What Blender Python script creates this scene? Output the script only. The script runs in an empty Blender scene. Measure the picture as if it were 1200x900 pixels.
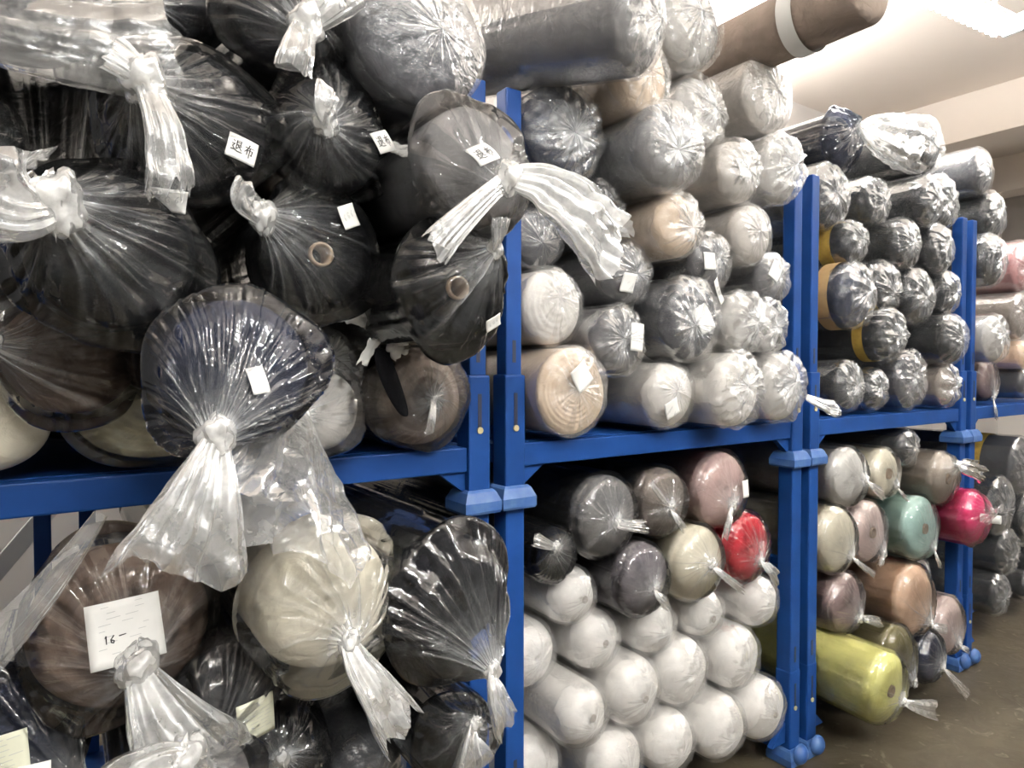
import bpy, math, random
import numpy as np
from mathutils import Vector, Matrix

# ------------------------------------------------------------------ camera
scene = bpy.context.scene
COL = scene.collection
FPX = 780.0
CAM = Vector((0.0, -1.38, 1.40))
YAW, PITCH = math.radians(34.3), math.radians(-1.5)
cam_d = bpy.data.cameras.new('camera')
cam_d.sensor_width = 36.0
cam_d.lens = 36.0 * FPX / 1200.0
cam_d.clip_start = 0.05
cam = bpy.data.objects.new('camera', cam_d)
COL.objects.link(cam)
cam.location = CAM
cam.rotation_euler = (math.pi / 2 + PITCH, 0, -YAW)
scene.camera = cam
# ------------------------------------------------------------------ world, exposure
world = bpy.data.worlds.new('world')
scene.world = world
world.use_nodes = True
bg = world.node_tree.nodes['Background']
bg.inputs[0].default_value = (1.0, 0.97, 0.94, 1)
bg.inputs[1].default_value = 0.16
vs = scene.view_settings
vs.view_transform = 'Standard'
vs.look = 'None'
vs.gamma = 1.0
vs.use_curve_mapping = False
vs.exposure = 0.68
scene.cycles.transparent_max_bounces = 32
scene.cycles.max_bounces = 8
LAMP_POWER = 66.0

# ------------------------------------------------------------------ geometry of the view: pixel + depth plane -> point of the place
_f = Vector((math.sin(YAW) * math.cos(PITCH), math.cos(YAW) * math.cos(PITCH), math.sin(PITCH)))
_r = Vector((math.cos(YAW), -math.sin(YAW), 0))
_u = _r.cross(_f)


def at(px, py, Y):
    d = _f * FPX + _r * (px - 600) + _u * (450 - py)
    return CAM + d * ((Y - CAM.y) / d.y)


def depth(p):
    return (p - CAM).dot(_f)


# ------------------------------------------------------------------ materials
def new_mat(name):
    m = bpy.data.materials.new(name)
    m.use_nodes = True
    nt = m.node_tree
    for n in list(nt.nodes):
        nt.nodes.remove(n)
    out = nt.nodes.new('ShaderNodeOutputMaterial')
    return m, nt, out


def N(nt, t, **kw):
    n = nt.nodes.new(t)
    for k, v in kw.items():
        if k.startswith('i_'):
            n.inputs[k[2:].replace('_', ' ')].default_value = v
        else:
            setattr(n, k, v)
    return n


def principled(name, col, rough=0.6, noise=0.0, nscale=8.0, bump=0.0, bscale=60.0, metal=0.0, spec=0.5, col2=None, emit=None, estr=0.0):
    m, nt, out = new_mat(name)
    b = N(nt, 'ShaderNodeBsdfPrincipled')
    b.inputs['Roughness'].default_value = rough
    b.inputs['Metallic'].default_value = metal
    b.inputs['Specular IOR Level'].default_value = spec
    b.inputs['Base Color'].default_value = (*col, 1)
    tc = N(nt, 'ShaderNodeTexCoord')
    if noise > 0 or col2:
        nz = N(nt, 'ShaderNodeTexNoise')
        nz.inputs['Scale'].default_value = nscale
        nz.inputs['Detail'].default_value = 6
        nt.links.new(tc.outputs['Object'], nz.inputs['Vector'])
        rp = N(nt, 'ShaderNodeValToRGB')
        c2 = col2 or tuple(c * (1 - noise) for c in col)
        rp.color_ramp.elements[0].position = 0.32
        rp.color_ramp.elements[1].position = 0.68
        rp.color_ramp.elements[0].color = (*c2, 1)
        rp.color_ramp.elements[1].color = (*col, 1)
        nt.links.new(nz.outputs['Fac'], rp.inputs['Fac'])
        nt.links.new(rp.outputs['Color'], b.inputs['Base Color'])
    if bump > 0:
        nb = N(nt, 'ShaderNodeTexNoise')
        nb.inputs['Scale'].default_value = bscale
        nb.inputs['Detail'].default_value = 4
        nt.links.new(tc.outputs['Object'], nb.inputs['Vector'])
        bp = N(nt, 'ShaderNodeBump')
        bp.inputs['Strength'].default_value = bump
        bp.inputs['Distance'].default_value = 0.004
        nt.links.new(nb.outputs['Fac'], bp.inputs['Height'])
        nt.links.new(bp.outputs['Normal'], b.inputs['Normal'])
    if emit:
        b.inputs['Emission Color'].default_value = (*emit, 1)
        b.inputs['Emission Strength'].default_value = estr
    nt.links.new(b.outputs[0], out.inputs[0])
    return m


def film_material(name, haze, milk, rough, bump, bscale, tint=(0.93, 0.93, 0.93), gloss=0.8, gmin=0.03):
    """clear polythene: see-through, glossy, whitish where many layers are gathered (point attribute 'bunch')"""
    m, nt, out = new_mat(name)
    L = nt.links.new
    tc = N(nt, 'ShaderNodeTexCoord')
    at_ = N(nt, 'ShaderNodeAttribute', attribute_name='bunch')
    nz = N(nt, 'ShaderNodeTexNoise')
    nz.inputs['Scale'].default_value = 26
    nz.inputs['Detail'].default_value = 5
    nz.inputs['Roughness'].default_value = 0.6
    L(tc.outputs['Object'], nz.inputs['Vector'])
    mr = N(nt, 'ShaderNodeMapRange')
    mr.inputs['From Min'].default_value = 0.3
    mr.inputs['From Max'].default_value = 0.75
    mr.inputs['To Min'].default_value = 0.45
    mr.inputs['To Max'].default_value = 1.35
    L(nz.outputs['Fac'], mr.inputs['Value'])
    mul = N(nt, 'ShaderNodeMath', operation='MULTIPLY')
    L(at_.outputs['Fac'], mul.inputs[0])
    L(mr.outputs['Result'], mul.inputs[1])
    ma = N(nt, 'ShaderNodeMath', operation='MULTIPLY_ADD', use_clamp=True)
    L(mul.outputs[0], ma.inputs[0])
    ma.inputs[1].default_value = milk
    ma.inputs[2].default_value = haze
    # wrinkles
    nb = N(nt, 'ShaderNodeTexNoise')
    nb.inputs['Scale'].default_value = bscale
    nb.inputs['Detail'].default_value = 3
    nb.inputs['Distortion'].default_value = 1.2
    L(tc.outputs['Object'], nb.inputs['Vector'])
    vb = N(nt, 'ShaderNodeTexVoronoi', feature='DISTANCE_TO_EDGE')
    vb.inputs['Scale'].default_value = bscale * 1.1
    L(nb.outputs['Color'], vb.inputs['Vector'])
    wv = N(nt, 'ShaderNodeVectorMath', operation='MULTIPLY_ADD')
    L(nb.outputs['Color'], wv.inputs[0])
    wv.inputs[1].default_value = (0.05, 0.05, 0.05)
    L(tc.outputs['Object'], wv.inputs[2])
    L(wv.outputs[0], vb.inputs['Vector'])
    ad = N(nt, 'ShaderNodeMath', operation='MULTIPLY_ADD')
    L(vb.outputs['Distance'], ad.inputs[0])
    ad.inputs[1].default_value = 1.2
    L(nb.outputs['Fac'], ad.inputs[2])
    bp = N(nt, 'ShaderNodeBump')
    bp.inputs['Strength'].default_value = bump
    bp.inputs['Distance'].default_value = 0.006
    L(ad.outputs[0], bp.inputs['Height'])
    tr = N(nt, 'ShaderNodeBsdfTransparent')
    tr.inputs[0].default_value = (0.985, 0.985, 0.985, 1)
    df = N(nt, 'ShaderNodeBsdfDiffuse')
    df.inputs[0].default_value = (*tint, 1)
    L(bp.outputs[0], df.inputs['Normal'])
    tl = N(nt, 'ShaderNodeBsdfTranslucent')
    tl.inputs[0].default_value = (*tint, 1)
    m0 = N(nt, 'ShaderNodeMixShader')
    m0.inputs[0].default_value = 0.35
    L(df.outputs[0], m0.inputs[1])
    L(tl.outputs[0], m0.inputs[2])
    m1 = N(nt, 'ShaderNodeMixShader')
    L(ma.outputs[0], m1.inputs[0])
    L(tr.outputs[0], m1.inputs[1])
    L(m0.outputs[0], m1.inputs[2])
    gl = N(nt, 'ShaderNodeBsdfGlossy')
    gl.inputs['Color'].default_value = (1, 1, 1, 1)
    gl.inputs['Roughness'].default_value = rough
    L(bp.outputs[0], gl.inputs['Normal'])
    fr = N(nt, 'ShaderNodeFresnel')
    fr.inputs['IOR'].default_value = 1.55
    fm = N(nt, 'ShaderNodeMath', operation='MULTIPLY_ADD', use_clamp=True)
    L(fr.outputs[0], fm.inputs[0])
    fm.inputs[1].default_value = gloss
    fm.inputs[2].default_value = gmin
    m2 = N(nt, 'ShaderNodeMixShader')
    L(fm.outputs[0], m2.inputs[0])
    L(m1.outputs[0], m2.inputs[1])
    L(gl.outputs[0], m2.inputs[2])
    L(m2.outputs[0], out.inputs[0])
    return m


FILM = film_material('clear_bag_film', 0.008, 0.9, 0.075, 0.18, 14, gloss=1.15, gmin=0.015)
WRAP = film_material('crinkled_wrap_film', 0.05, 0.85, 0.22, 0.40, 34, gloss=0.30, gmin=0.03)
MILK = film_material('gathered_film', 0.07, 0.9, 0.18, 0.3, 22, (0.82, 0.815, 0.80), gloss=0.5, gmin=0.03)

COLS = dict(
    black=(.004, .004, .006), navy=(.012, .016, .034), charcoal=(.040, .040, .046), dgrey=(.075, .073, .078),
    grey=(.17, .165, .165), lgrey=(.36, .345, .33), white=(.64, .62, .59), cream=(.66, .615, .50), offwhite=(.53, .505, .47), paleyellow=(.66, .63, .47),
    tan=(.52, .41, .31), beige=(.44, .385, .33), taupe=(.255, .205, .17), brown=(.16, .112, .086), pink=(.53, .385, .36),
    red=(.42, .018, .03), mint=(.44, .61, .56), hotpink=(.62, .04, .15), peach=(.66, .47, .34), mauve=(.27, .195, .185),
    yellow=(.76, .74, .30), olive=(.15, .13, .055), plum=(.15, .135, .15), pinkbeige=(.58, .465, .43), stone=(.42, .39, .36),
    greybrown=(.19, .16, .14), rose=(.36, .17, .17))
_fab = {}


def fabric_mat(c):
    if c not in _fab:
        col = COLS[c]
        m, nt, out = new_mat('fabric_' + c)
        L = nt.links.new
        b = N(nt, 'ShaderNodeBsdfPrincipled')
        b.inputs['Roughness'].default_value = 0.85
        b.inputs['Specular IOR Level'].default_value = 0.2
        tc = N(nt, 'ShaderNodeTexCoord')
        nz = N(nt, 'ShaderNodeTexNoise')
        nz.inputs['Scale'].default_value = 12
        nz.inputs['Detail'].default_value = 5
        L(tc.outputs['Object'], nz.inputs['Vector'])
        rp = N(nt, 'ShaderNodeValToRGB')
        rp.color_ramp.elements[0].position = 0.3
        rp.color_ramp.elements[1].position = 0.7
        rp.color_ramp.elements[0].color = (*(x * 0.8 for x in col), 1)
        rp.color_ramp.elements[1].color = (*(min(1, x * 1.08) for x in col), 1)
        L(nz.outputs['Fac'], rp.inputs[0])
        L(rp.outputs[0], b.inputs['Base Color'])
        n2 = N(nt, 'ShaderNodeTexNoise')
        n2.inputs['Scale'].default_value = 160
        n2.inputs['Detail'].default_value = 2
        L(tc.outputs['Object'], n2.inputs['Vector'])
        bp = N(nt, 'ShaderNodeBump')
        bp.inputs['Strength'].default_value = 0.25
        bp.inputs['Distance'].default_value = 0.002
        L(n2.outputs['Fac'], bp.inputs['Height'])
        n3 = N(nt, 'ShaderNodeTexNoise')
        n3.inputs['Scale'].default_value = 17
        n3.inputs['Detail'].default_value = 6
        n3.inputs['Distortion'].default_value = 1.6
        L(tc.outputs['Object'], n3.inputs['Vector'])
        b3 = N(nt, 'ShaderNodeBump')
        b3.inputs['Strength'].default_value = 0.5
        b3.inputs['Distance'].default_value = 0.012
        L(n3.outputs['Fac'], b3.inputs['Height'])
        L(b3.outputs[0], bp.inputs['Normal'])
        L(bp.outputs[0], b.inputs['Normal'])
        L(b.outputs[0], out.inputs[0])
        _fab[c] = m
    return _fab[c]


BLUE = principled('blue_rack_paint', (.007, .044, .185), 0.5, noise=0.22, nscale=9, bump=0.08, bscale=30, spec=0.18)
BLUE_WORN = principled('worn_blue_rack_paint', (.016, .066, .23), 0.5, col2=(.05, .11, .25), nscale=26, bump=0.12, bscale=40)
DIMPLE = principled('greyed_core_end', (.33, .30, .27), 0.8)
DARKHOLE = principled('slot_shadow_steel', (.01, .012, .03), 0.6)
BRASS = principled('yellowed_pin_metal', (.42, .36, .2), 0.45)
PAPER = principled('white_paper', (.80, .79, .76), 0.75, noise=0.06, nscale=30)
PAPER_CREAM = principled('cream_paper', (.66, .66, .52), 0.75, noise=0.08, nscale=25)
INK = principled('black_ink', (.012, .012, .014), 0.6)
FAINT = principled('faded_print', (.42, .42, .42), 0.7)
CARD = principled('cardboard_tube', (.36, .26, .18), 0.8, noise=0.15, nscale=30)
HOLE = principled('core_hole', (.02, .018, .016), 0.9)
YBAND = principled('mustard_selvedge', (.40, .26, .045), 0.8, noise=0.3, nscale=40)
TANBAND = principled('tan_selvedge', (.40, .26, .12), 0.8, noise=0.12, nscale=40)
WHITEBAND = principled('white_band', (.62, .62, .60), 0.6, noise=0.05)
LAMPWHITE = principled('lamp_housing', (.85, .86, .84), 0.4)
TUBE = principled('lit_tube', (1, 1, 1), 0.4, emit=(0.97, 1.0, 0.995), estr=100.0)
CEIL = principled('ceiling_paint', (.86, .78, .70), 0.85, noise=0.05, nscale=1.6, bump=0.05, bscale=10)
WALLM = principled('wall_paint', (.74, .70, .66), 0.85, noise=0.06, nscale=2.0, bump=0.04, bscale=12)


def floor_material():
    m, nt, out = new_mat('worn_concrete')
    L = nt.links.new
    b = N(nt, 'ShaderNodeBsdfPrincipled')
    tc = N(nt, 'ShaderNodeTexCoord')
    a = N(nt, 'ShaderNodeTexNoise')
    a.inputs['Scale'].default_value = 2.2
    a.inputs['Detail'].default_value = 8
    a.inputs['Roughness'].default_value = 0.62
    L(tc.outputs['Object'], a.inputs['Vector'])
    rp = N(nt, 'ShaderNodeValToRGB')
    e = rp.color_ramp.elements
    e[0].position, e[0].color = 0.30, (.030, .024, .015, 1)
    e[1].position, e[1].color = 0.72, (.085, .070, .046, 1)
    L(a.outputs['Fac'], rp.inputs[0])
    s = N(nt, 'ShaderNodeTexNoise')
    s.inputs['Scale'].default_value = 9
    s.inputs['Detail'].default_value = 9
    s.inputs['Distortion'].default_value = 2.5
    L(tc.outputs['Object'], s.inputs['Vector'])
    r2 = N(nt, 'ShaderNodeValToRGB')
    r2.color_ramp.elements[0].position = 0.62
    r2.color_ramp.elements[1].position = 0.72
    L(s.outputs['Fac'], r2.inputs[0])
    mx = N(nt, 'ShaderNodeMixRGB')
    L(r2.outputs[0], mx.inputs[0])
    L(rp.outputs[0], mx.inputs[1])
    mx.inputs[2].default_value = (.15, .135, .105, 1)
    L(mx.outputs[0], b.inputs['Base Color'])
    rr = N(nt, 'ShaderNodeMapRange')
    rr.inputs['To Min'].default_value = 0.3
    rr.inputs['To Max'].default_value = 0.6
    L(s.outputs['Fac'], rr.inputs[0])
    L(rr.outputs[0], b.inputs['Roughness'])
    bp = N(nt, 'ShaderNodeBump')
    bp.inputs['Strength'].default_value = 0.15
    bp.inputs['Distance'].default_value = 0.01
    L(s.outputs['Fac'], bp.inputs['Height'])
    L(bp.outputs[0], b.inputs['Normal'])
    L(b.outputs[0], out.inputs[0])
    return m


FLOORM = floor_material()


# ------------------------------------------------------------------ mesh helpers
def link(name, me, mat, parent=None):
    o = bpy.data.objects.new(name, me)
    COL.objects.link(o)
    if mat:
        me.materials.append(mat)
    if parent:
        o.parent = parent
    return o


def thing(name, label, cat, loc, group=None, rot=(0, 0, 0)):
    o = bpy.data.objects.new(name, None)
    o.empty_display_size = 0.05
    COL.objects.link(o)
    o.location = loc
    o.rotation_euler = rot
    tag(o, label, cat, group)
    return o


def tag(o, label, cat, group=None):
    o['label'] = label
    o['category'] = cat
    if group:
        o['group'] = group
    return o


def grid_mesh(name, V, mat, parent=None, closed=True, bunch=None, smooth=True):
    """V: (rows, cols, 3) array; columns wrap round when closed"""
    nr, nc, _ = V.shape
    me = bpy.data.meshes.new(name)
    co = np.ascontiguousarray(V.reshape(-1, 3), dtype=np.float32)
    i = np.arange(nr - 1)[:, None]
    j = np.arange(nc if closed else nc - 1)[None, :]
    j2 = (j + 1) % nc
    q = np.stack([i * nc + j, i * nc + j2, (i + 1) * nc + j2, (i + 1) * nc + j], -1).reshape(-1, 4)
    n = len(q)
    me.vertices.add(len(co))
    me.vertices.foreach_set('co', co.ravel())
    me.loops.add(n * 4)
    me.loops.foreach_set('vertex_index', q.ravel().astype(np.int32))
    me.polygons.add(n)
    me.polygons.foreach_set('loop_start', np.arange(0, n * 4, 4, dtype=np.int32))
    me.polygons.foreach_set('use_smooth', np.full(n, smooth, dtype=bool))
    me.update(calc_edges=True)
    if bunch is not None:
        a = me.attributes.new('bunch', 'FLOAT', 'POINT')
        a.data.foreach_set('value', np.clip(bunch, 0, 1).astype(np.float32).ravel())
    return link(name, me, mat, parent)


def poly_mesh(name, verts, faces, mat, parent=None, smooth=False):
    me = bpy.data.meshes.new(name)
    me.from_pydata([tuple(v) for v in verts], [], faces)
    if smooth:
        for p in me.polygons:
            p.use_smooth = True
    me.update()
    return link(name, me, mat, parent)


def box_geo(x0, x1, y0, y1, z0, z1, bv=0.0):
    """bevelled box (chamfer bv): verts, faces"""
    if bv <= 0:
        v = [(x, y, z) for x in (x0, x1) for y in (y0, y1) for z in (z0, z1)]
        f = [(0, 1, 3, 2), (4, 6, 7, 5), (0, 4, 5, 1), (2, 3, 7, 6), (0, 2, 6, 4), (1, 5, 7, 3)]
        return v, f
    import bmesh
    bm = bmesh.new()
    bmesh.ops.create_cube(bm, size=1)
    for vv in bm.verts:
        vv.co = Vector(((x0 + x1) / 2 + vv.co.x * (x1 - x0), (y0 + y1) / 2 + vv.co.y * (y1 - y0), (z0 + z1) / 2 + vv.co.z * (z1 - z0)))
    bmesh.ops.bevel(bm, geom=bm.edges[:], offset=bv, segments=2, affect='EDGES', profile=0.6)
    bm.verts.ensure_lookup_table()
    v = [tuple(q.co) for q in bm.verts]
    f = [tuple(q.index for q in p.verts) for p in bm.faces]
    bm.free()
    return v, f


def box(name, x0, x1, y0, y1, z0, z1, mat, parent=None, bv=0.0):
    v, f = box_geo(x0, x1, y0, y1, z0, z1, bv)
    return poly_mesh(name, v, f, mat, parent)


def tri(x):
    x = x / (2 * math.pi)
    return 4 * np.abs(x - np.floor(x + 0.5)) - 1


def crumple(P, rng, f0=18.0, n=7, warp=0.02):
    """creased sheet height (about -1..1) from folded waves"""
    W = P + warp * np.stack([np.sin(P[..., 1] * 31 + 1.3) + np.sin(P[..., 2] * 23), np.sin(P[..., 2] * 29 + .4), np.sin(P[..., 0] * 27 + 2.1) + np.sin(P[..., 1] * 19)], -1)
    h = np.zeros(P.shape[:-1])
    for i in range(n):
        d = rng.normal(size=3)
        d /= np.linalg.norm(d)
        f = f0 * (1 + 0.9 * i / n * 2) * (0.7 + 0.6 * rng.random())
        h += tri((W @ d) * f * 2 * math.pi * 0.5 + rng.random() * 7) / (1 + i * 0.45)
    return h / 2.4


def pleats(th, n, rng):
    a = np.sort(rng.random(2 * n)) * 2 * math.pi
    v = np.where(np.arange(2 * n) % 2 == 0, 1, -1) * (0.35 + 0.65 * rng.random(2 * n))
    a = np.concatenate([a - 2 * math.pi, a, a + 2 * math.pi])
    v = np.concatenate([v, v, v])
    return np.interp(th, a, v)


# ------------------------------------------------------------------ fabric roll builder
def front_y(rho, e, n):
    r = np.clip(rho, 0, 1)
    return e * (1 - (1 - r ** n) ** (1.0 / n))


def build_fabric(parent, r, L, e, n, rng, color, core, spiral, lump, name='fabric', squash=1.0, rib=False):
    nu = 56
    th = np.linspace(0, 2 * math.pi, nu, endpoint=False)
    hole = 0.021 if core else 0.0
    prof = []
    if core:
        prof += [(0.0005, .06), (hole, .06), (hole, .006)]
    else:
        prof += [(0.0005, 0.010), (0.06 * r, 0.006), (.12 * r, .001)]
    for rho in np.linspace(max(hole * 1.2 / r, .18), 0.97, 16 if not spiral else 40):
        prof.append((rho * r, None))
    for rho in (0.985, 0.995, 1.0):
        prof.append((rho * r, None))
    if rib:
        for k, y in enumerate(np.arange(e + .012, .45, .009)):
            prof.append((r * (1.0 if k % 2 else .982), y))
    for y in np.linspace(.46 if rib else e + 0.03, L, 10):
        prof.append((r, y))
    prof += [(r * .6, L + .003), (.001, L + .003)]
    V = np.zeros((len(prof), nu, 3))
    ph = rng.random(6) * 7
    lumpf = 1 + lump * (np.sin(2 * th + ph[0]) * .5 + np.sin(3 * th + ph[1]) * .4 + np.sin(5 * th + ph[2]) * .25)
    for i, (q, y) in enumerate(prof):
        rad = np.full(nu, q)
        if y is None:
            yy = front_y(q / r, e, n) * np.ones(nu)
            yy = yy + 0.003 * np.sin(3 * th + ph[3] + q * 40) * (q / r)
            if spiral:
                k = spiral
                yy = yy + (0.0035 if k < 6 else .0014) * tri(2 * math.pi * (q / r * k) + th) * (1 - (q / r) ** 6)
                rad = rad * (1 + 0.05 * np.sin(2 * th + ph[4] + q * 20) * (1 - q / r))
        else:
            yy = np.full(nu, y)
        rad = rad * (1 + (lumpf - 1) * min(1, q / r * 1.2))
        V[i, :, 0] = rad * np.cos(th)
        V[i, :, 2] = rad * np.sin(th) * squash + r
        V[i, :, 1] = yy
    o = grid_mesh(name, V, fabric_mat(color), parent)
    if core:
        # cardboard core standing a little proud of the winding
        pr = [(.0165, .05), (.0165, -.004), (.0215, -.004), (.0215, .03)]
        C = np.zeros((4, 24, 3))
        t2 = np.linspace(0, 2 * math.pi, 24, endpoint=False)
        for i, (q, y) in enumerate(pr):
            C[i, :, 0] = q * np.cos(t2)
            C[i, :, 1] = y
            C[i, :, 2] = q * np.sin(t2) + r
        grid_mesh('cardboard_core', C, CARD, parent)
    return lumpf


def build_wrap(parent, r, L, e, n, rng, lumpf_seed, patch, amp, flap=0.0, squash=1.0, npl=20, star=1.0):
    """tight crinkled film over body and rounded end"""
    nu = 110
    th = np.linspace(0, 2 * math.pi, nu, endpoint=False)
    rows = []
    rhos = np.concatenate([np.linspace(0.004, 0.9, 26), np.array([.93, .955, .975, .988, .996, 1.0])])
    pl = pleats(th, npl, rng)
    pl2 = pleats(th, npl * 2, rng)
    B = []
    cx, cz = rng.normal(size=2) * 0.12 * r
    for rho in rhos:
        rad = rho * (r + .0045) + .001
        y = front_y(rho, e, n) - .0065
        x = rad * np.cos(th) + cx * (1 - rho) ** 1.0
        z = rad * np.sin(th) * squash + cz * (1 - rho)
        y = front_y(np.hypot(x, z / squash) / (r + .0055), e, n) - .007
        fold = star * (pl * .6 + pl2 * .4) * amp * (0.25 + np.sin(math.pi * min(1, rho)) * .9) + (-.006 * (1 - rho) ** 2)
        rows.append(np.stack([x, y - np.abs(fold) * .9 - flap * (1 - rho) ** 3, z], -1))
        B.append(np.clip(patch * np.exp(-(rho / .5) ** 2) + .10 * star * np.clip(pl, 0, 1) ** 2, 0, 1))
    for y in np.linspace(e + .02, L * .98, 12):
        rad = (r + .0052) * np.ones(nu) + .001 * pl2
        rows.append(np.stack([rad * np.cos(th), np.full(nu, y - .004), rad * np.sin(th) * squash], -1))
        B.append(np.full(nu, 0.04))
    V = np.array(rows)
    h = crumple(V + rng.random(3) * 9, rng, f0=30, warp=.008)
    nr = len(rhos)
    w = np.zeros(len(V))
    w[:nr] = amp * (0.8 + .5 * np.sin(math.pi * rhos))
    w[nr:] = amp * .16
    nrm = V.copy()
    nrm[..., 1] -= e + r * .6
    nrm[nr:, :, 1] = 0
    nrm /= np.linalg.norm(nrm, axis=-1, keepdims=True) + 1e-9
    V = V + nrm * (np.clip(h + .9, 0, 2) * .5 * w[:, None])[..., None]
    V[..., 2] += r
    return grid_mesh('plastic_wrap', V, WRAP, parent, bunch=np.array(B) + np.clip(h, 0, 1) * .10 * patch * np.concatenate([np.ones(nr), np.zeros(len(V) - nr)])[:, None])


def build_bag(parent, r, L, e, n, rng, K, rn, npl, amp, loose, mat=None, sag=0.0, bunchw=1.0, squash=1.0):
    """film bag gathered to a neck at K (local x, y, z from the roll centre)"""
    nu = 168 if npl < 18 else 248
    th = np.linspace(0, 2 * math.pi, nu, endpoint=False)
    pl = pleats(th, npl, rng)
    pl2 = pleats(th + 0.1, int(npl * 2.3), rng)
    pl_a = pl.copy()
    ts = np.concatenate([np.linspace(0, .8, 22), np.linspace(.83, 1, 8)])
    rows, B = [], []
    ys = np.linspace(L * .9, e + .01, 12)
    low = np.clip(-np.sin(th), 0, 1) ** 1.5
    for k, y in enumerate(ys):
        fr = (k / (len(ys) - 1)) ** 2
        rad = r + .007 + loose * (.35 + .65 * fr) + loose * .35 * pl + sag * low * fr + .002 * pl2
        rows.append(np.stack([rad * np.cos(th), np.full(nu, y) + 0 * th, rad * np.sin(th) * squash], -1))
        B.append(.01 + .05 * np.clip(pl, 0, 1) ** 3)
    pa, pb, g0 = rng.random() * 6, rng.random() * 6, pleats(th, 5, rng)
    lob = .008 * np.sin(2 * th + pa) + .007 * np.sin(3 * th + pb) + .004 * np.sin(5 * th + pa) + .011
    for t in ts:
        sh_ = .10 * math.sin(4 * t + pa) * (1 - t)
        pl = np.interp((th + sh_ + .05 * np.sin(3 * th + 6 * t)) % (2 * math.pi), np.append(th, 2 * math.pi), np.append(pl_a, pl_a[0])) * np.clip(.75 + .5 * g0 * math.cos(3 * t + pb), .15, 1.2)
        pl_s = np.clip(pl - .10, 0, 1) ** 2.2
        w = 1 - (1 - t) ** 1.25
        rad_o = r + .005 + loose + loose * .35 * pl + sag * low + lob * min(1, amp / .015)
        rad = (1 - w) * rad_o + w * rn * (1 + .22 * pl2)
        cx, cz = K[0] * w ** 1.3, K[2] * w ** 1.3
        hug = front_y(np.clip(np.mean(rad) / r, 0, 1), e, n)
        y = (1 - t) * (hug - .006) + (K[1] - .0) * t ** 1.7 - .012 * min(1, t * 4 + .4)
        tw = 0.55 * t * t * (1 if rng is None else parent['_tw'])
        fold = amp * (np.sin(math.pi * t ** .8) * .95 + .12) * (pl * .7 + pl2 * .5 * (0.4 + t))
        x = rad * np.cos(th + tw) + cx
        z = rad * np.sin(th + tw) * squash + cz
        y = y - np.clip(fold, -amp * .25, 1) * 1.0
        rows.append(np.stack([x, y, z], -1))
        B.append(bunchw * (.95 * t ** 4 + (.75 if amp > .008 else 1.3) * t ** .8 * np.clip(pl_s * .9 + .7 * np.clip(pl2, 0, 1) ** 4, 0, 1) * (1 - .3 * t) + .08 * pl_s))
    V = np.array(rows)
    h = crumple(V + rng.random(3) * 9, rng, f0=20, n=6, warp=.012)
    w = np.concatenate([np.full(12, .3), np.sin(math.pi * ts ** .9) * .9 + .1]) * amp * .55
    V[..., 1] -= np.clip(h + .6, 0, 2) * w[:, None] * .8
    V[..., 2] += r
    return grid_mesh('plastic_bag', V, mat or FILM, parent, bunch=np.array(B)), V


def build_knot(parent, P, rk, rng, name='knot', axis=None):
    nu, nv = 32, 20
    th = np.linspace(0, 2 * math.pi, nu, endpoint=False)
    ph = np.linspace(0.05, math.pi - .05, nv)
    T, F = np.meshgrid(th, ph)
    rr = rk * (1 + .13 * tri(2 * T + 3 * F + rng.random() * 6) + .10 * tri(5 * T - 4 * F) + .08 * np.sin(3 * F + T) + .07 * tri(9 * T + F * 2))
    V = np.stack([rr * np.sin(F) * np.cos(T), rr * np.sin(F) * np.sin(T) * .9, rr * np.cos(F) * 1.15], -1)
    V = V * (1 + .10 * crumple(V + rng.random(3) * 5, rng, f0=90, n=6, warp=.002))[..., None]
    V += np.array(P)
    return grid_mesh(name, V, MILK, parent, bunch=np.full(V.shape[:2], .85))


def build_tail(parent, P0, P1, P2, w0, w1, rng, thick=.35, name='bag_tail', ragged=.12, b0=.9, b1=.16, face=(0.25, -1, 0.15), power=1.0, mat=None, crump=.26, pamp=1.0):
    """gathered film leaving the knot and opening out"""
    P0, P1, P2 = (np.array(p, float) for p in (P0, P1, P2))
    nu, nt_ = 88, 30
    th = np.linspace(0, 2 * math.pi, nu, endpoint=False)
    pl = pleats(th, 6, rng)
    pl2 = pleats(th, 15, rng)
    face = np.array(face, float)
    rows, B = [], []
    rag = 1 + ragged * pleats(th, 5, rng)
    for t0 in np.linspace(0, 1, nt_):
        t = t0
        tt = np.clip(t * (1 + (rag - 1) * t * t), 0, 1.3)[:, None]
        c = (1 - tt) ** 2 * P0 + 2 * tt * (1 - tt) * P1 + tt ** 2 * P2
        d = 2 * (1 - t) * (P1 - P0) + 2 * t * (P2 - P1)
        d = d / (np.linalg.norm(d) + 1e-9)
        s = np.cross(d, face)
        s /= np.linalg.norm(s) + 1e-9
        nn = np.cross(s, d)
        w = w0 + (w1 - w0) * t ** power
        open_ = w * (1 + .10 * pl * t)
        rows.append(c + s * (open_ * np.cos(th))[:, None] + nn * (w * thick * np.sin(th) + pamp * w * (.22 * pl + .10 * pl2) * (.35 + .65 * math.sin(math.pi * min(1, t * .9))))[:, None])
        B.append(b0 + (b1 - b0) * t ** .45 + .05 * np.clip(pl2, 0, 1) + .06 * np.clip(pl, 0, 1) + (.10 if t > .97 else 0))
    V = np.array(rows)
    h = crumple(V + rng.random(3) * 9, rng, f0=26, n=6, warp=.01)
    V = V + (h * np.linspace(0.1, 1, nt_)[:, None] * min(w1, .06) * crump)[..., None] * (face / np.linalg.norm(face))
    return grid_mesh(name, V, mat or MILK, parent, bunch=np.array(B))


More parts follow.
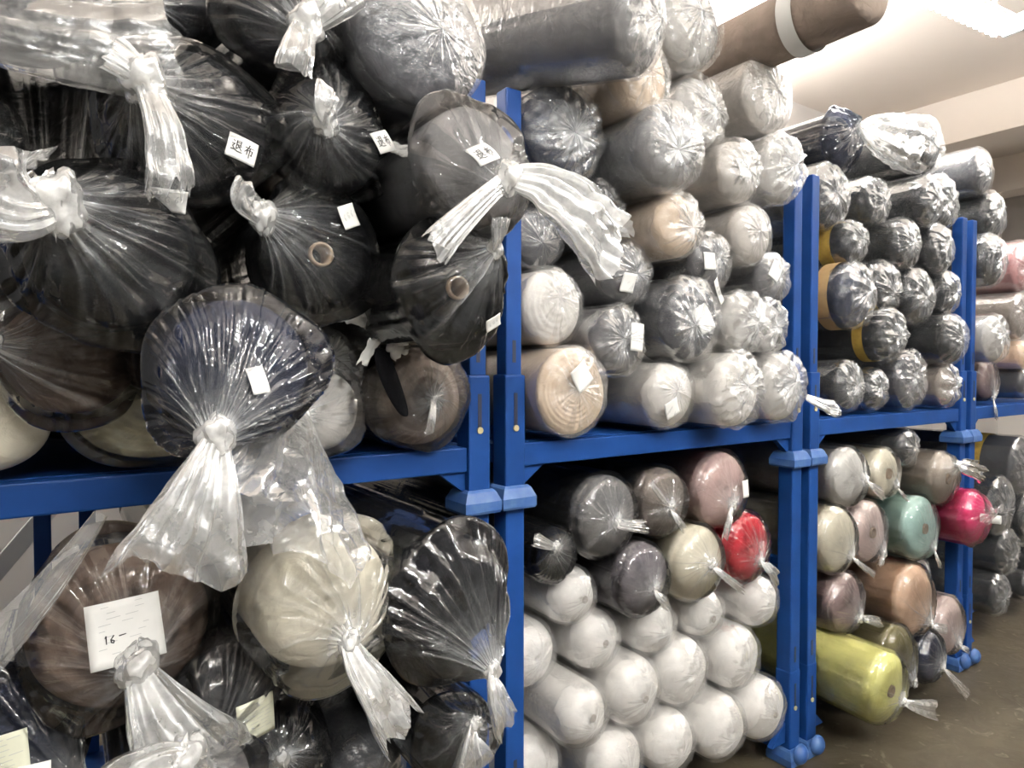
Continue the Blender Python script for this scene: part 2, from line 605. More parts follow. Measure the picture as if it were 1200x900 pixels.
# ---- handwriting
HAN = {
    'tui': [[(.45, .92), (.82, .95), (.80, .6), (.47, .57)], [(.46, .76), (.8, .78)], [(.46, .94), (.45, .2), (.62, .34)], [(.88, .52), (.62, .40)],
            [(.56, .55), (.93, .18)], [(.14, .90), (.26, .78)], [(.08, .56), (.29, .58), (.13, .34), (.30, .18)], [(.03, .08), (.28, .14), (.6, .02), (1.0, .03)]],
    'bu': [[(.08, .70), (.92, .78)], [(.46, .98), (.36, .65), (.08, .30)], [(.30, .50), (.30, .12)], [(.30, .50), (.78, .54), (.75, .14), (.66, .2)], [(.53, .68), (.53, -.10)]],
    'one': [[(.4, .75), (.55, .95), (.5, .05)]],
    'six': [[(.75, .95), (.3, .5), (.3, .15), (.6, .02), (.75, .25), (.5, .42), (.3, .3)]],
    'dash': [[(.1, .5), (.95, .58)]],
    'loop': [[(.85, .75), (.5, .95), (.2, .7), (.2, .3), (.5, .05), (.85, .2), (.7, .5), (.5, .35)]],
}


def strokes_mesh(name, glyphs, mat, parent, to3):
    """glyphs: list of (key, ox, oy, sx, sy, width) in label-plane units; to3 maps (u, v) -> point"""
    V, F = [], []
    for key, ox, oy, sx, sy, wd in glyphs:
        for st in (HAN[key] if isinstance(key, str) else key):
            pts = [(ox + p[0] * sx, oy + p[1] * sy) for p in st]
            for (a, b) in zip(pts[:-1], pts[1:]):
                dx, dy = b[0] - a[0], b[1] - a[1]
                l = math.hypot(dx, dy) + 1e-9
                nx, ny = -dy / l * wd / 2, dx / l * wd / 2
                ex, ey = dx / l * wd * .3, dy / l * wd * .3
                k = len(V)
                V += [to3(a[0] + nx - ex, a[1] + ny - ey), to3(a[0] - nx - ex, a[1] - ny - ey), to3(b[0] - nx * .7 + ex, b[1] - ny * .7 + ey), to3(b[0] + nx * .7 + ex, b[1] + ny * .7 + ey)]
                F.append((k, k + 1, k + 2, k + 3))
    return poly_mesh(name, V, F, mat, parent)


def build_label(parent, surf, cx, cz, w, h, rot, kind, r, rng, lift=.004, name='paper_label', paper=None):
    """paper stuck on the film: follows a plane fitted to the film (surf: points) under it"""
    P = surf.reshape(-1, 3)
    d = np.hypot(P[:, 0] - cx, P[:, 2] - cz)
    sel = P[(d < max(w, h) * .62) & (P[:, 1] < .12)]
    if len(sel) < 8:
        sel = P[np.argsort(d)[:12]]
    A = np.c_[sel[:, 0] - cx, sel[:, 2] - cz, np.ones(len(sel))]
    co = np.linalg.lstsq(A, sel[:, 1], rcond=None)[0]
    co[:2] = np.clip(co[:2], -.25, .25) if kind != 'tuibu' else np.clip(co[:2], -.12, .12)
    res = sel[:, 1] - A @ co
    off = np.percentile(res, 4 if lift > 0 else 14)
    c, s = math.cos(math.radians(rot)), math.sin(math.radians(rot))
    curl = rng.normal() * .012

    def to3(u, v, up=0.0):  # u,v in -0.5..0.5
        x = u * w
        z = v * h
        X, Z = x * c - z * s, x * s + z * c
        y = co[0] * X + co[1] * Z + co[2] + off - lift - up - .05 * w * math.cos(u * 3) + curl * (v + .5) ** 2
        return (cx + X, y, cz + Z)
    nu, nv = 9, 9
    V = np.array([[to3(-.5 + j / (nu - 1), -.5 + i / (nv - 1)) for j in range(nu)] for i in range(nv)])
    o = grid_mesh(name, V, paper or PAPER, parent, closed=False)
    so = o.modifiers.new('thickness', 'SOLIDIFY')
    so.thickness = .0006
    so.offset = 0
    t3 = lambda u, v: to3(u, v, .0012)
    if kind == 'tuibu':
        strokes_mesh('handwriting', [('tui', -.38, -.22, .38, .50, .044), ('bu', .05, -.22, .36, .50, .044)], INK, o, t3)
    elif kind == 'scribble':
        g = []
        for k in range(3):
            g.append(('loop' if k % 2 else 'six', -.34 + .24 * k, -.16 + .05 * k, .16, .3, .025))
        strokes_mesh('handwriting', g, FAINT, o, t3)
    elif kind == 'loops':
        strokes_mesh('handwriting', [('loop', -.38 + .25 * k, -.2, .24, .42, .04) for k in range(3)] + [('dash', .25, -.35, .2, .3, .07)], INK, o, t3)
    elif kind == 'form':
        g = []
        for k in range(8):
            yv = .40 - k * .095
            a = -.42 + .1 * rng.random()
            for q in range(4):
                b = a + .10 + .12 * rng.random()
                if b > .42:
                    break
                g.append(([[(a, yv), (b, yv + .01)]], 0, 0, 1, 1, .012))
                a = b + .03 + .04 * rng.random()
        strokes_mesh('printed_lines', g, FAINT, o, t3)
    elif kind == 'form16':
        g = []
        for k in range(9):
            yv = .42 - k * .09
            g.append(([[(-.38 + .2 * rng.random(), yv), (.1 + .3 * rng.random(), yv + .02)]], 0, 0, 1, 1, .008))
        strokes_mesh('printed_lines', g, FAINT, o, t3)
        strokes_mesh('handwriting', [('one', -.30, -.14, .07, .13, .02), ('six', -.23, -.14, .09, .12, .02), ('dash', -.10, -.10, .1, .1, .02)], INK, o, t3)
    elif kind == 'none':
        pass
    return o


# ------------------------------------------------------------------ the room
def struct(o):
    o['kind'] = 'structure'
    return o


CZ = 3.60
struct(box('floor', -4, 9.6, -5, 5, -.06, 0, FLOORM))
struct(box('ceiling', -4, 9.6, -5, 5, CZ, CZ + .08, CEIL))
struct(box('wall_back', -4, 9.6, 1.92, 2.02, 0, CZ, WALLM))
struct(box('wall_right', 9.3, 9.4, -5, 1.92, 0, CZ, WALLM))
struct(box('trim_1', 6.08, 6.5, -5, 1.92, 3.23, CZ, CEIL, bv=.008))
struct(box('trim_2', 8.2, 8.55, -5, 1.92, 3.23, CZ, CEIL, bv=.008))


def ceiling_lamp(p0, p1, label, z=3.05, power=LAMP_POWER):
    a, b = Vector((*p0, z)), Vector((*p1, z))
    mid = (a + b) / 2
    l = (b - a).length
    ang = math.atan2(b.y - a.y, b.x - a.x)
    t = thing('ceiling_lamp', label, 'lamp', mid, 'tube lamps hung under the ceiling', (0, 0, ang))
    box('housing', -l / 2, l / 2, -.02, .02, .02, .075, LAMPWHITE, t, bv=.006)
    for s in (-1, 1):
        q = np.zeros((2, 16, 3))
        th = np.linspace(0, 2 * math.pi, 16, endpoint=False)
        for i, x in enumerate((-l / 2 + .02, l / 2 - .02)):
            q[i, :, 0] = x
            q[i, :, 1] = .036 * s + .013 * np.cos(th)
            q[i, :, 2] = .013 + .013 * np.sin(th)
        grid_mesh('light_tube', q, TUBE, t)
        box('end_cap', s * l / 2 - .012, s * l / 2 + .012, -.045, .045, -.004, .08, LAMPWHITE, t, bv=.004)
        box('hanger', s * l * .35 - .006, s * l * .35 + .006, -.006, .006, 0.07, CZ - z, LAMPWHITE, t)
    # scalloped reflector edge
    k = int(l / .05)
    for s in (-1, 1):
        V = np.zeros((3, k * 6, 3))
        x = np.linspace(-l / 2 + .02, l / 2 - .02, k * 6)
        dz = .012 * np.abs(np.sin(x * math.pi / .05))
        V[0, :, 0] = V[1, :, 0] = V[2, :, 0] = x
        V[0, :, 1], V[0, :, 2] = s * .055, .030
        V[1, :, 1], V[1, :, 2] = s * .058, .018
        V[2, :, 1], V[2, :, 2] = s * .064 + s * dz * .5, .006 - dz * .6
        grid_mesh('reflector_edge', V, LAMPWHITE, t, closed=False)
    ld = bpy.data.lights.new('added_uplight', 'AREA')
    ld.shape = 'RECTANGLE'
    ld.size, ld.size_y = l - .06, .09
    ld.energy = power
    ld.color = (1.0, .995, .985)
    lo = bpy.data.objects.new('added_uplight', ld)
    COL.objects.link(lo)
    lo.parent = t
    lo.location = (0, 0, .085)
    lo.rotation_euler = (math.pi, 0, 0)   # area light added above the tubes, aimed up to brighten the ceiling
    return t


ceiling_lamp((2.58, .03), (3.74, -.09), 'lit white tube lamp hanging over the aisle beside the black rolls', z=2.97, power=16)
ceiling_lamp((-.55, -2.4), (.65, -2.4), 'lit white tube lamp hanging over the aisle by the bagged rolls')
ceiling_lamp((1.0, -2.5), (2.2, -2.5), 'lit white tube lamp hanging over the aisle by the white rolls')
ceiling_lamp((4.6, -1.6), (5.8, -1.6), 'lit white tube lamp over the aisle just before the ceiling beam')
ceiling_lamp((2.6, 1.5), (3.85, 1.5), 'lit white tube lamp hanging behind the tall stack of rolls')
ceiling_lamp((-1.3, 1.58), (-.1, 1.58), 'added unseen tube lamp brightening the back wall')  # added lamp out of view, lights the wall behind the lower rack
ceiling_lamp((-.2, -3.7), (1.0, -3.7), 'added unseen tube lamp across the aisle for highlights on the bagged rolls')  # added lamp behind the camera, gives the bag film front highlights
ceiling_lamp((2.2, -3.8), (3.4, -3.8), 'added unseen tube lamp across the aisle for highlights on the coloured rolls')  # second lamp added behind the camera for more glints on the film

# ------------------------------------------------------------------ blue stacking racks
J = [-.42, .88, 2.18, 3.48, 4.78]      # joints between the rack columns
RD = 1.30                              # rack depth
PW = .030                              # half post width


def post_geo(x, y, z0, z1, w):
    return box_geo(x - w, x + w, y - w, y + w, z0, z1, .005)


def rack(xl, xr, z0, h, label, rear_bars=(), dk=.100):
    """posts stand just inside xl / xr; base deck .12 above the cups"""
    t = thing('stacking_rack', label, 'rack', ((xl + xr) / 2, RD / 2, z0), 'blue steel stacking racks')
    ox, oy = (xl + xr) / 2, RD / 2

    def add(name, vf, mat):
        v, f = vf
        return poly_mesh(name, [(a - ox, b - oy, c - z0) for a, b, c in v], f, mat, t)
    for x in (xl + .052, xr - .052):
        for y in (0.0, RD):
            s = 1 if x < ox else -1
            ps = add('post', post_geo(x, y, z0 + .04, z0 + h, .023 if z0 > .5 else .028), BLUE)
            # sleeve at the foot of the post and the cup that sits on the post below
            add('post_sleeve', box_geo(x - PW, x + PW, y - PW, y + PW, z0 + .05, z0 + .33, .006), BLUE)
            # foot cup: flared skirt
            V, F = [], []
            prof = [(.047, 0.0), (.050, .006), (.050, .028), (.040, .050), (.034, .056)]
            for q, zz in prof:
                V += [(x - q, y - q, z0 + zz), (x + q, y - q, z0 + zz), (x + q, y + q, z0 + zz), (x - q, y + q, z0 + zz)]
            for k in range(len(prof) - 1):
                for c in range(4):
                    F.append((k * 4 + c, k * 4 + (c + 1) % 4, k * 4 + 4 + (c + 1) % 4, k * 4 + 4 + c))
            F.append((3, 2, 1, 0))
            k = len(prof) - 1
            F.append((k * 4, k * 4 + 1, k * 4 + 2, k * 4 + 3))
            add('foot_cup', (V, F), BLUE_WORN)
            # gusset in the front plane under the beam
            yy = y - .012
            gz, gd = (dk + .003, -.055) if dk > .06 else (dk + .055, .07)
            x2 = x + s * PW
            V = [(x2, yy, z0 + gz), (x2 + s * .075, yy, z0 + gz), (x2, yy, z0 + gz + gd), (x2, yy + .02, z0 + gz), (x2 + s * .075, yy + .02, z0 + gz), (x2, yy + .02, z0 + gz + gd)]
            add('gusset', (V, [(0, 1, 2), (5, 4, 3), (0, 3, 4, 1), (1, 4, 5, 2), (2, 5, 3, 0)]), BLUE)
            if y == 0.0:
                # key slots and locking pin on the front face
                ysl = y - PW
                for za, zb in ((.205, .285),):
                    add('key_slot', box_geo(x - .005, x + .005, ysl - .001, ysl + .004, z0 + za, z0 + zb), DARKHOLE)
                yu = y - (.023 if z0 > .5 else .028)
                add('key_slot', box_geo(x - .005, x + .005, yu - .001, yu + .004, z0 + .36, z0 + .415), DARKHOLE)
                V, F = [], []
                for k in range(12):
                    a = 2 * math.pi * k / 12
                    V.append((x + .008 * math.cos(a), ysl - .004, z0 + .198 + .008 * math.sin(a)))
                    V.append((x + .008 * math.cos(a), ysl + .002, z0 + .198 + .008 * math.sin(a)))
                for k in range(12):
                    F.append((2 * k, 2 * ((k + 1) % 12), 2 * ((k + 1) % 12) + 1, 2 * k + 1))
                F.append(tuple(range(0, 24, 2))[::-1])
                add('locking_pin', (V, F), BRASS)
    if dk < .06:
        for x in (xl + .052, xr - .052):   # round bumper knobs on the floor feet
            V, F = [], []
            for i in range(7):
                a = math.pi / 2 * i / 6
                for k in range(16):
                    b = 2 * math.pi * k / 16
                    V.append((x + .036 * math.cos(a) * math.cos(b), -.048 - .028 * math.sin(a), z0 + .042 + .036 * math.cos(a) * math.sin(b)))
            for i in range(6):
                for k in range(16):
                    F.append((i * 16 + k, i * 16 + (k + 1) % 16, i * 16 + 16 + (k + 1) % 16, i * 16 + 16 + k))
            kb = add('foot_bumper', (V, F), BLUE_WORN)
            for p in kb.data.polygons:
                p.use_smooth = True
    a, b = xl + .052 + PW, xr - .052 - PW
    for y in (0.0, RD):
        y_ = .24 if (dk < .06 and y == 0) else y
        add('front_beam' if y == 0 else 'rear_beam', box_geo(a, b, y_ - .022, y_ + .022, z0 + dk, z0 + dk + .058, .004), BLUE)
    for x in (xl + .052, xr - .052):
        add('side_rail', box_geo(x - .02, x + .02, PW, RD - PW, z0 + dk + .004, z0 + dk + .054, .004), BLUE)
        add('side_rail', box_geo(x - .015, x + .015, PW, RD - PW, z0 + h * .62, z0 + h * .62 + .035, .004), BLUE)
    for k in range(3):
        y = RD * (k + 1) / 4
        add('deck_bar', box_geo(a + .005, b - .005, y - .02, y + .02, z0 + dk + .012, z0 + dk + .050, .004), BLUE)
    add('deck_plate', box_geo(a, b, .025 if dk > .06 else .25, RD - .025, z0 + dk + .055, z0 + dk + .059), BLUE)
    for xb in rear_bars:
        add('rear_bar', box_geo(xb - .024, xb + .024, RD - .02, RD + .02, z0 + dk + .06, z0 + h, .004), BLUE)
    return t


H1 = 1.05
rack(J[0], J[1], 0, H1, 'blue steel rack base unit holding brown, cream and black bagged rolls', rear_bars=(-.05, .075), dk=.020)
rack(J[0], J[1], H1, 1.03, 'blue steel rack unit stacked on top, full of black bagged rolls')
rack(J[1], J[2], 0, H1, 'blue steel rack base unit full of plain white wrapped rolls', dk=.020)
rack(J[1], J[2], H1, 1.03, 'blue steel rack unit stacked on top, full of grey, tan and white crinkled rolls')
rack(J[2], J[3], 0, H1, 'blue steel rack base unit with mint, hot pink and yellow rolls', dk=.020)
rack(J[2], J[3], H1, 1.03, 'blue steel rack unit stacked on top, full of black rolls in crinkled film')
rack(J[3], J[4], 0, H1, 'blue steel rack base unit with dark rolls, past the hot pink roll', dk=.020)
rack(J[3], J[4], H1, 1.03, 'blue steel rack unit stacked on top, past the black rolls, with rose roll')


# ------------------------------------------------------------------ the rolls
ROLLS = []


def R(xr, yt, yb, Y, color, style, label, group=None, bay=None, **o):
    ROLLS.append(dict(xr=xr, yt=yt, yb=yb, Y=Y, color=color, style=style, label=label, group=group, bay=bay, **o))


# ---- upper left bay: big clear bags
UL, LL, UM, LM, UR, LR, UF, LF = 'UL', 'LL', 'UM', 'LM', 'UR', 'LR', 'UF', 'LF'
G1 = 'bagged rolls in the upper rack of black bags'
R(118, -150, 62, -.22, 'dgrey', 'bag', 'grey roll at the top of the black bags, in an open flaring clear bag', G1, UL, knot=(-10, 0), kh=.06, notail=True, noknot=True,
  flap=((-40, 30), (90, 62), (203, 62), .055, .085))
R(262, -70, 60, -.05, 'black', 'bag', 'black roll in shadow above the bag with two paper tags', G1, UL, knot=(190, 10), kh=.03, notail=True)
R(330, 55, 262, -.24, 'black', 'bag', 'black knotted bag with a tui bu tag and a small tag below', G1, UL, firm=True, knot=(167, 118), kh=.08, rk=.021,
  tail=((196, 165), (197, 243), .016, .032), tail2=((150, 95), (128, 84), .02, .03), tags=[(276, 200, .046, .040, -15, 'tuibu'), (194, 256, .05, .03, -4, 'scribble')])
R(412, -52, 104, -.22, 'black', 'bag', 'black roll with a bushy white plastic knot beside the grey crinkled end', G1, UL, knot=(358, 42), kh=.05, rk=.020, tail=((352, 60), (345, 92), .02, .03), tail2=((380, 20), (400, -6), .02, .05))
R(572, -62, 124, -.28, 'charcoal', 'wrap', 'charcoal roll in tight pleated film, flat round end, beside the bushy white knot', G1, UL, patch=.12, amp=.004, npl=26, star=.4)
R(470, 84, 242, -.22, 'black', 'bag', 'black roll with a small cream knot at its middle and a white corner tag', G1, UL, firm=True, knot=(388, 152), kh=.05, rk=.016, tail=((385, 140), (392, 112), .014, .022), tags=[(449, 178, .036, .040, 25, 'tuibu')])
R(616, 108, 272, -.38, 'grey', 'bag', 'grey roll in a clear bag with a tui bu tag and a long white tail', G1, UL, tpow=.75, firm=True, knot=(578, 208), kh=.07, rk=.018,
  tail=((640, 205), (705, 292), .014, .080), tags=[(529, 190, .042, .034, 28, 'tuibu')], tail2=((530, 250), (497, 287), .014, .028), opaque_tail=True, maxx=True)
R(262, 168, 380, -.26, 'black', 'bag', 'large black roll in a long creased bag with a bunched neck and white plume', G1, UL, firm=True, knot=(82, 222), kh=.08, rk=.024, tail=((30, 235), (-12, 180), .02, .085), sag=.02)
R(450, 224, 372, -.22, 'black', 'bag', 'black roll showing its bare ring core and a white tag', G1, UL, firm=True, knot=(292, 248), kh=.05, rk=.016, tail=((285, 240), (300, 228), .014, .03), core=True, tags=[(406, 258, .034, .040, 25, 'scribble')])
R(593, 258, 402, -.34, 'black', 'bag', 'black roll showing its core, bag twisted to one side, tag at its edge', G1, UL, firm=True, knot=(574, 284), kh=.04, rk=.012, tail=((585, 270), (583, 250), .012, .02), core=True, tags=[(564, 373, .036, .022, 28, 'scribble')])
R(166, 345, 486, -.10, 'brown', 'bag', 'brown roll in a slack clear bag under the large black bag', G1, UL, free=True, knot=(-10, 400), kh=.04, npl=12, notail=True)
R(62, 452, 576, -.04, 'cream', 'bare', 'bare cream roll with a black scuff, standing on the blue beam', G1, UL, e=.05, n=2.2, scuff=True)
R(270, 428, 592, -.03, 'paleyellow', 'bag', 'pale cream roll with loose swirled layers behind the hanging black bag', G1, UL, free=True, spiral=5, knot=(230, 500), kh=.02, npl=10, notail=True, noknot=True, e=.02, squash=.70)
R(365, 345, 520, -.44, 'navy', 'bag', 'navy black roll hanging out in front with a thick white knot and long tail', G1, UL, pitch=4, firm=True, knot=(249, 507), kh=.045, rk=.016,
  tail=((236, 590), (205, 665), .016, .078), tags=[(289, 439, .022, .032, 10, 'none')], npl=26, noshift=True)
R(425, 452, 548, -.10, 'white', 'bag', 'white roll with a wide whitish film tail hanging over the rack beam', G1, UL, free=True, tdy=-.30, knot=(352, 506), kh=.06, rk=.012, tail=((350, 570), (345, 655), .03, .125), b1=.17, tpow=.7)
R(447, 355, 472, -.02, 'dgrey', 'wrap', 'small grey roll in crumpled torn film beside the taupe roll', G1, UL, patch=.8, amp=.030)
R(548, 413, 541, -.06, 'taupe', 'bag', 'taupe roll in a finely pleated bag standing next to the blue post', G1, UL, knot=(503, 478), kh=.015, rk=.008, tail=((505, 495), (500, 518), .008, .012), npl=30, spiral=4)

R(40, 60, 225, -.06, 'black', 'wrap', 'black filler roll added to darken the bay above the white plume', G1, UL, patch=.1, amp=.006)  # added filler, keeps the outer side of the bay dark
R(40, 235, 352, .12, 'black', 'wrap', 'black roll deep behind the plume of the large black bag', G1, UL, patch=.05, amp=.005, free=True, L=1.1)  # added filler, hides the bright wall so this gap stays dark
R(150, 418, 545, .40, 'black', 'wrap', 'black filler roll added to darken the gap behind the two cream rolls', G1, UL, patch=.05, amp=.005, free=True, L=.9)  # added filler, stands in for the dark depth behind the cream rolls
# ---- lower left bay
G2 = 'bagged rolls in the lower rack of brown and cream bags'
R(252, 636, 832, -.20, 'brown', 'bag', 'brown roll in a clear bag with a large printed paper sheet and white knot', G2, LL, pitch=-13, L=.70, firm=True, knot=(163, 783), kh=.07, rk=.022, tail=((190, 850), (235, 915), .02, .085),
  tags=[(145, 736, .098, .092, 4, 'form16')], spiral=4, flap=((118, 602), (62, 690), (-30, 778), .010, .030))
R(461, 624, 788, -.32, 'cream', 'bag', 'cream roll in a baggy clear bag with a stubby white tail', G2, LL, firm=True, knot=(407, 752), kh=.06, rk=.013, tail=((425, 790), (468, 852), .016, .042), sag=.012, loose=.012, tailb=.6)
R(586, 612, 790, -.34, 'black', 'bag', 'black roll in a sharply pleated bag beside the blue post, white tail down', G2, LL, sag=.035, knot=(552, 790), kh=.06, rk=.012, tail=((556, 815), (570, 856), .012, .030), squash=1.0)
R(130, 770, 960, -.16, 'navy', 'bag', 'navy roll with a pale yellow paper label inside its bag', G2, LL, pitch=-6, L=.60, knot=(150, 890), kh=.03, notail=True, noknot=True, tags=[(15, 868, .085, .08, 4, 'form', 'cream'), (62, 885, .04, .06, 0, 'none')])
R(338, 722, 858, -.24, 'dgrey', 'bag', 'dark grey roll with a cream paper label, behind the cream bag', G2, LL, knot=(240, 850), kh=.03, notail=True, noknot=True, tags=[(285, 822, .06, .07, 5, 'form', 'cream')])
R(392, 815, 950, -.12, 'black', 'bag', 'black roll low under the cream bag, with slack film', G2, LL, knot=(330, 880), kh=.03, notail=True)
R(492, 842, 960, -.12, 'charcoal', 'wrap', 'charcoal roll low under the stubby white tail', G2, LL, patch=.2, amp=.008)
R(572, 815, 940, -.28, 'black', 'bag', 'small black roll with a gathered knot under the pleated black bag', G2, LL, knot=(532, 856), kh=.05, rk=.010, tail=((532, 875), (530, 915), .010, .045))
R(330, 845, 1010, -.30, 'grey', 'bag', 'grey roll at the foot of the bags with a round white knot', G2, LL, knot=(243, 872), kh=.05, rk=.022, tail=((200, 880), (165, 930), .02, .06), noshift=True)
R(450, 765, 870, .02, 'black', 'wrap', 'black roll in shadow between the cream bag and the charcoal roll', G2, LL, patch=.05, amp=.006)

# ---- upper middle bay
G3 = 'crinkle-wrapped rolls in the upper rack of mixed grey and tan rolls'
R(795, -38, 84, -.26, 'grey', 'wrap', 'long grey roll lying across the top of the mixed stack', G3, UM, yaw=22, pitch=7, patch=.35, amp=.010, e=.05, free=True, L=1.0)
R(790, 38, 131, -.12, 'tan', 'wrap', 'tan roll end half hidden under the long grey roll', G3, UM, patch=.25, amp=.008, free=True)
R(856, -30, 90, -.10, 'lgrey', 'wrap', 'light grey roll with shiny crinkled end below the taupe roll', G3, UM, patch=.4, amp=.014)
R(1052, -62, 22, -.42, 'taupe', 'bare', 'long taupe roll with a white paper band jutting out under the ceiling', G3, UM, patch=.1, amp=.004, band=('white', .20, .25), free=True, L=1.6, e=.045)
R(936, 66, 166, -.08, 'stone', 'wrap', 'smooth grey beige roll directly under the long taupe roll', G3, UM, patch=.2, amp=.006)
R(706, 90, 210, -.03, 'navy', 'wrap', 'navy roll with a bushy white film burst on its end', G3, UM, patch=.9, amp=.020)
R(836, 120, 242, -.16, 'grey', 'wrap', 'large grey roll with a thick whitish film bulge on its end', G3, UM, patch=.75, amp=.018, e=.06)
R(863, 78, 186, -.06, 'lgrey', 'wrap', 'light grey roll with glossy creased end beside the smooth grey beige roll', G3, UM, patch=.5, amp=.016)
R(902, 148, 246, -.10, 'stone', 'wrap', 'grey beige roll with a pale paper label under its film', G3, UM, patch=.4, amp=.010, tags=[(868, 196, .05, .06, 3, 'none')])
R(944, 143, 232, -.10, 'lgrey', 'wrap', 'light grey roll with a ragged film end next to the blue post top', G3, UM, patch=.7, amp=.022)
R(832, 202, 302, -.12, 'tan', 'wrap', 'tan beige roll with white crumpled film at its core', G3, UM, patch=.7, amp=.014)
R(912, 222, 308, -.10, 'stone', 'wrap', 'pale grey beige roll with a smooth rounded end', G3, UM, patch=.25, amp=.006)
R(738, 210, 292, -.01, 'black', 'wrap', 'black roll behind the long white bag tail', G3, UM, patch=.2, amp=.016)
R(668, 242, 322, .04, 'charcoal', 'wrap', 'charcoal roll wedged behind the white bag tail beside the post', G3, UM, patch=.1, amp=.006)
R(774, 272, 362, -.05, 'dgrey', 'wrap', 'dark grey roll with radiating pleats and a pale square label', G3, UM, patch=.4, amp=.012, tags=[(733, 330, .045, .05, -5, 'none')])
R(862, 268, 345, -.08, 'dgrey', 'wrap', 'dark grey roll with a pale label strip on top of the banded roll', G3, UM, patch=.4, amp=.014, tags=[(826, 308, .04, .05, 0, 'none')])
R(928, 296, 362, -.06, 'dgrey', 'wrap', 'small dark grey roll with a large white tilted label by the post', G3, UM, patch=.4, amp=.012, tags=[(902, 322, .05, .06, -30, 'none')])
R(682, 304, 412, -.02, 'offwhite', 'wrap', 'white grey roll with ring layers next to the blue post', G3, UM, patch=.3, amp=.007, spiral=6, e=.035)
R(764, 342, 450, -.08, 'dgrey', 'wrap', 'dark grey roll with a tall grey white label under shiny creases', G3, UM, patch=.35, amp=.014, tags=[(737, 393, .045, .075, -5, 'none')])
R(854, 322, 432, -.12, 'charcoal', 'wrap', 'charcoal roll with a pale band and two white labels, one with looped handwriting', G3, UM, patch=.5, amp=.016, band=('white', .13, .17),
  tags=[(822, 378, .06, .075, 25, 'none'), (842, 345, .03, .075, 32, 'loops')])
R(902, 338, 424, -.14, 'lgrey', 'wrap', 'light grey roll in heavily crumpled glossy film', G3, UM, patch=.6, amp=.022)
R(928, 345, 424, -.08, 'lgrey', 'wrap', 'light grey roll with torn film corner beside the blue post', G3, UM, patch=.6, amp=.022)
R(716, 412, 524, -.08, 'tan', 'wrap', 'tan roll with a white label, standing on the beam next to the post', G3, UM, patch=.25, amp=.008, spiral=9, e=.025, tags=[(676, 450, .06, .065, 38, 'none')])
R(834, 418, 521, -.10, 'offwhite', 'wrap', 'white roll with two pale labels, standing on the beam', G3, UM, patch=.35, amp=.010, e=.06, tags=[(790, 485, .045, .05, 30, 'none')])
R(897, 412, 521, -.16, 'offwhite', 'wrap', 'white roll in thick crumpled film hanging over the beam', G3, UM, patch=.6, amp=.020)
R(948, 414, 502, -.12, 'lgrey', 'wrap', 'light grey roll with a short white tail at the blue post', G3, UM, patch=.7, amp=.020, tailpx=((945, 470), (962, 478), (978, 484), .012, .028))

# ---- lower middle bay
G4 = 'rolls with tied ends in the lower rack of white rolls'
R(754, 556, 664, .02, 'grey', 'bag', 'dark grey roll with pleated end and white knot, top of the white stack', G4, LM, knot=(722, 618), kh=.03, rk=.012, tail=((735, 620), (757, 622), .012, .02), npl=30, amp=.004)
R(808, 548, 634, .02, 'greybrown', 'bag', 'grey brown roll with a long twisted white knot', G4, LM, knot=(783, 596), kh=.03, rk=.009, tail=((788, 605), (800, 622), .008, .013), tail2=((772, 582), (762, 568), .008, .012), npl=28, amp=.004)
R(879, 530, 620, .0, 'pink', 'bag', 'dusty pink roll with a white tag on its knot', G4, LM, knot=(858, 592), kh=.03, rk=.010, tail=((854, 610), (850, 630), .01, .02), npl=26, amp=.004, tags=[(866, 572, .04, .055, 0, 'none')])
R(686, 617, 690, .03, 'black', 'bag', 'small black roll with star pleats and white bow', G4, LM, knot=(655, 642), kh=.03, rk=.010, tail=((645, 640), (632, 634), .010, .018), npl=22, amp=.004)
R(790, 632, 727, -.01, 'plum', 'bag', 'purplish grey roll with pleated end and white tail', G4, LM, knot=(765, 688), kh=.03, rk=.008, tail=((770, 696), (781, 708), .008, .016), npl=30, amp=.004)
R(852, 615, 710, -.02, 'cream', 'bag', 'cream roll with a knob-like twisted plastic end', G4, LM, knot=(832, 664), kh=.05, rk=.010, tail=((846, 675), (868, 692), .010, .014), npl=24, amp=.003, hole=True)
R(906, 602, 686, .0, 'red', 'bag', 'bright red roll with a whitish gathered end', G4, LM, knot=(890, 660), kh=.04, rk=.010, tail=((900, 665), (910, 680), .014, .024), npl=26, amp=.006)
WL = 'plain white roll in tight clear wrap in the lower stack of white rolls'
WG = 'plain white rolls in the lower rack'
for xr, yt, yb, Y in ((711, 664, 746, .03), (739, 718, 798, .03), (802, 704, 774, .01), (857, 690, 754, .0), (921, 676, 744, -.03), (669, 733, 832, .06),
                      (726, 792, 898, -.05), (786, 770, 862, -.02), (842, 748, 836, -.01), (906, 733, 820, -.03), (834, 832, 920, -.03), (888, 812, 908, -.06), (931, 793, 878, -.06),
                      (768, 858, 945, -.02), (668, 855, 950, .04)):
    lab = {711: 'white roll directly under the small black roll with the white bow', 802: 'white roll directly under the purplish grey roll', 857: 'white roll directly under the cream roll with the knob-like end',
           921: 'white roll directly under the bright red roll', 669: 'white roll against the blue post halfway down the white stack', 906: 'white roll resting between the roll under the red one and the far post', 768: 'white roll at the very foot of the white stack', 931: 'white roll jutting out lowest beside the far post of the white stack'}.get(xr, WL)
    R(xr, yt, yb, Y, 'white', 'wrap', lab, WG, LM, patch=.20, amp=.0065, e=.075, n=2.1, hole=True, star=.5)

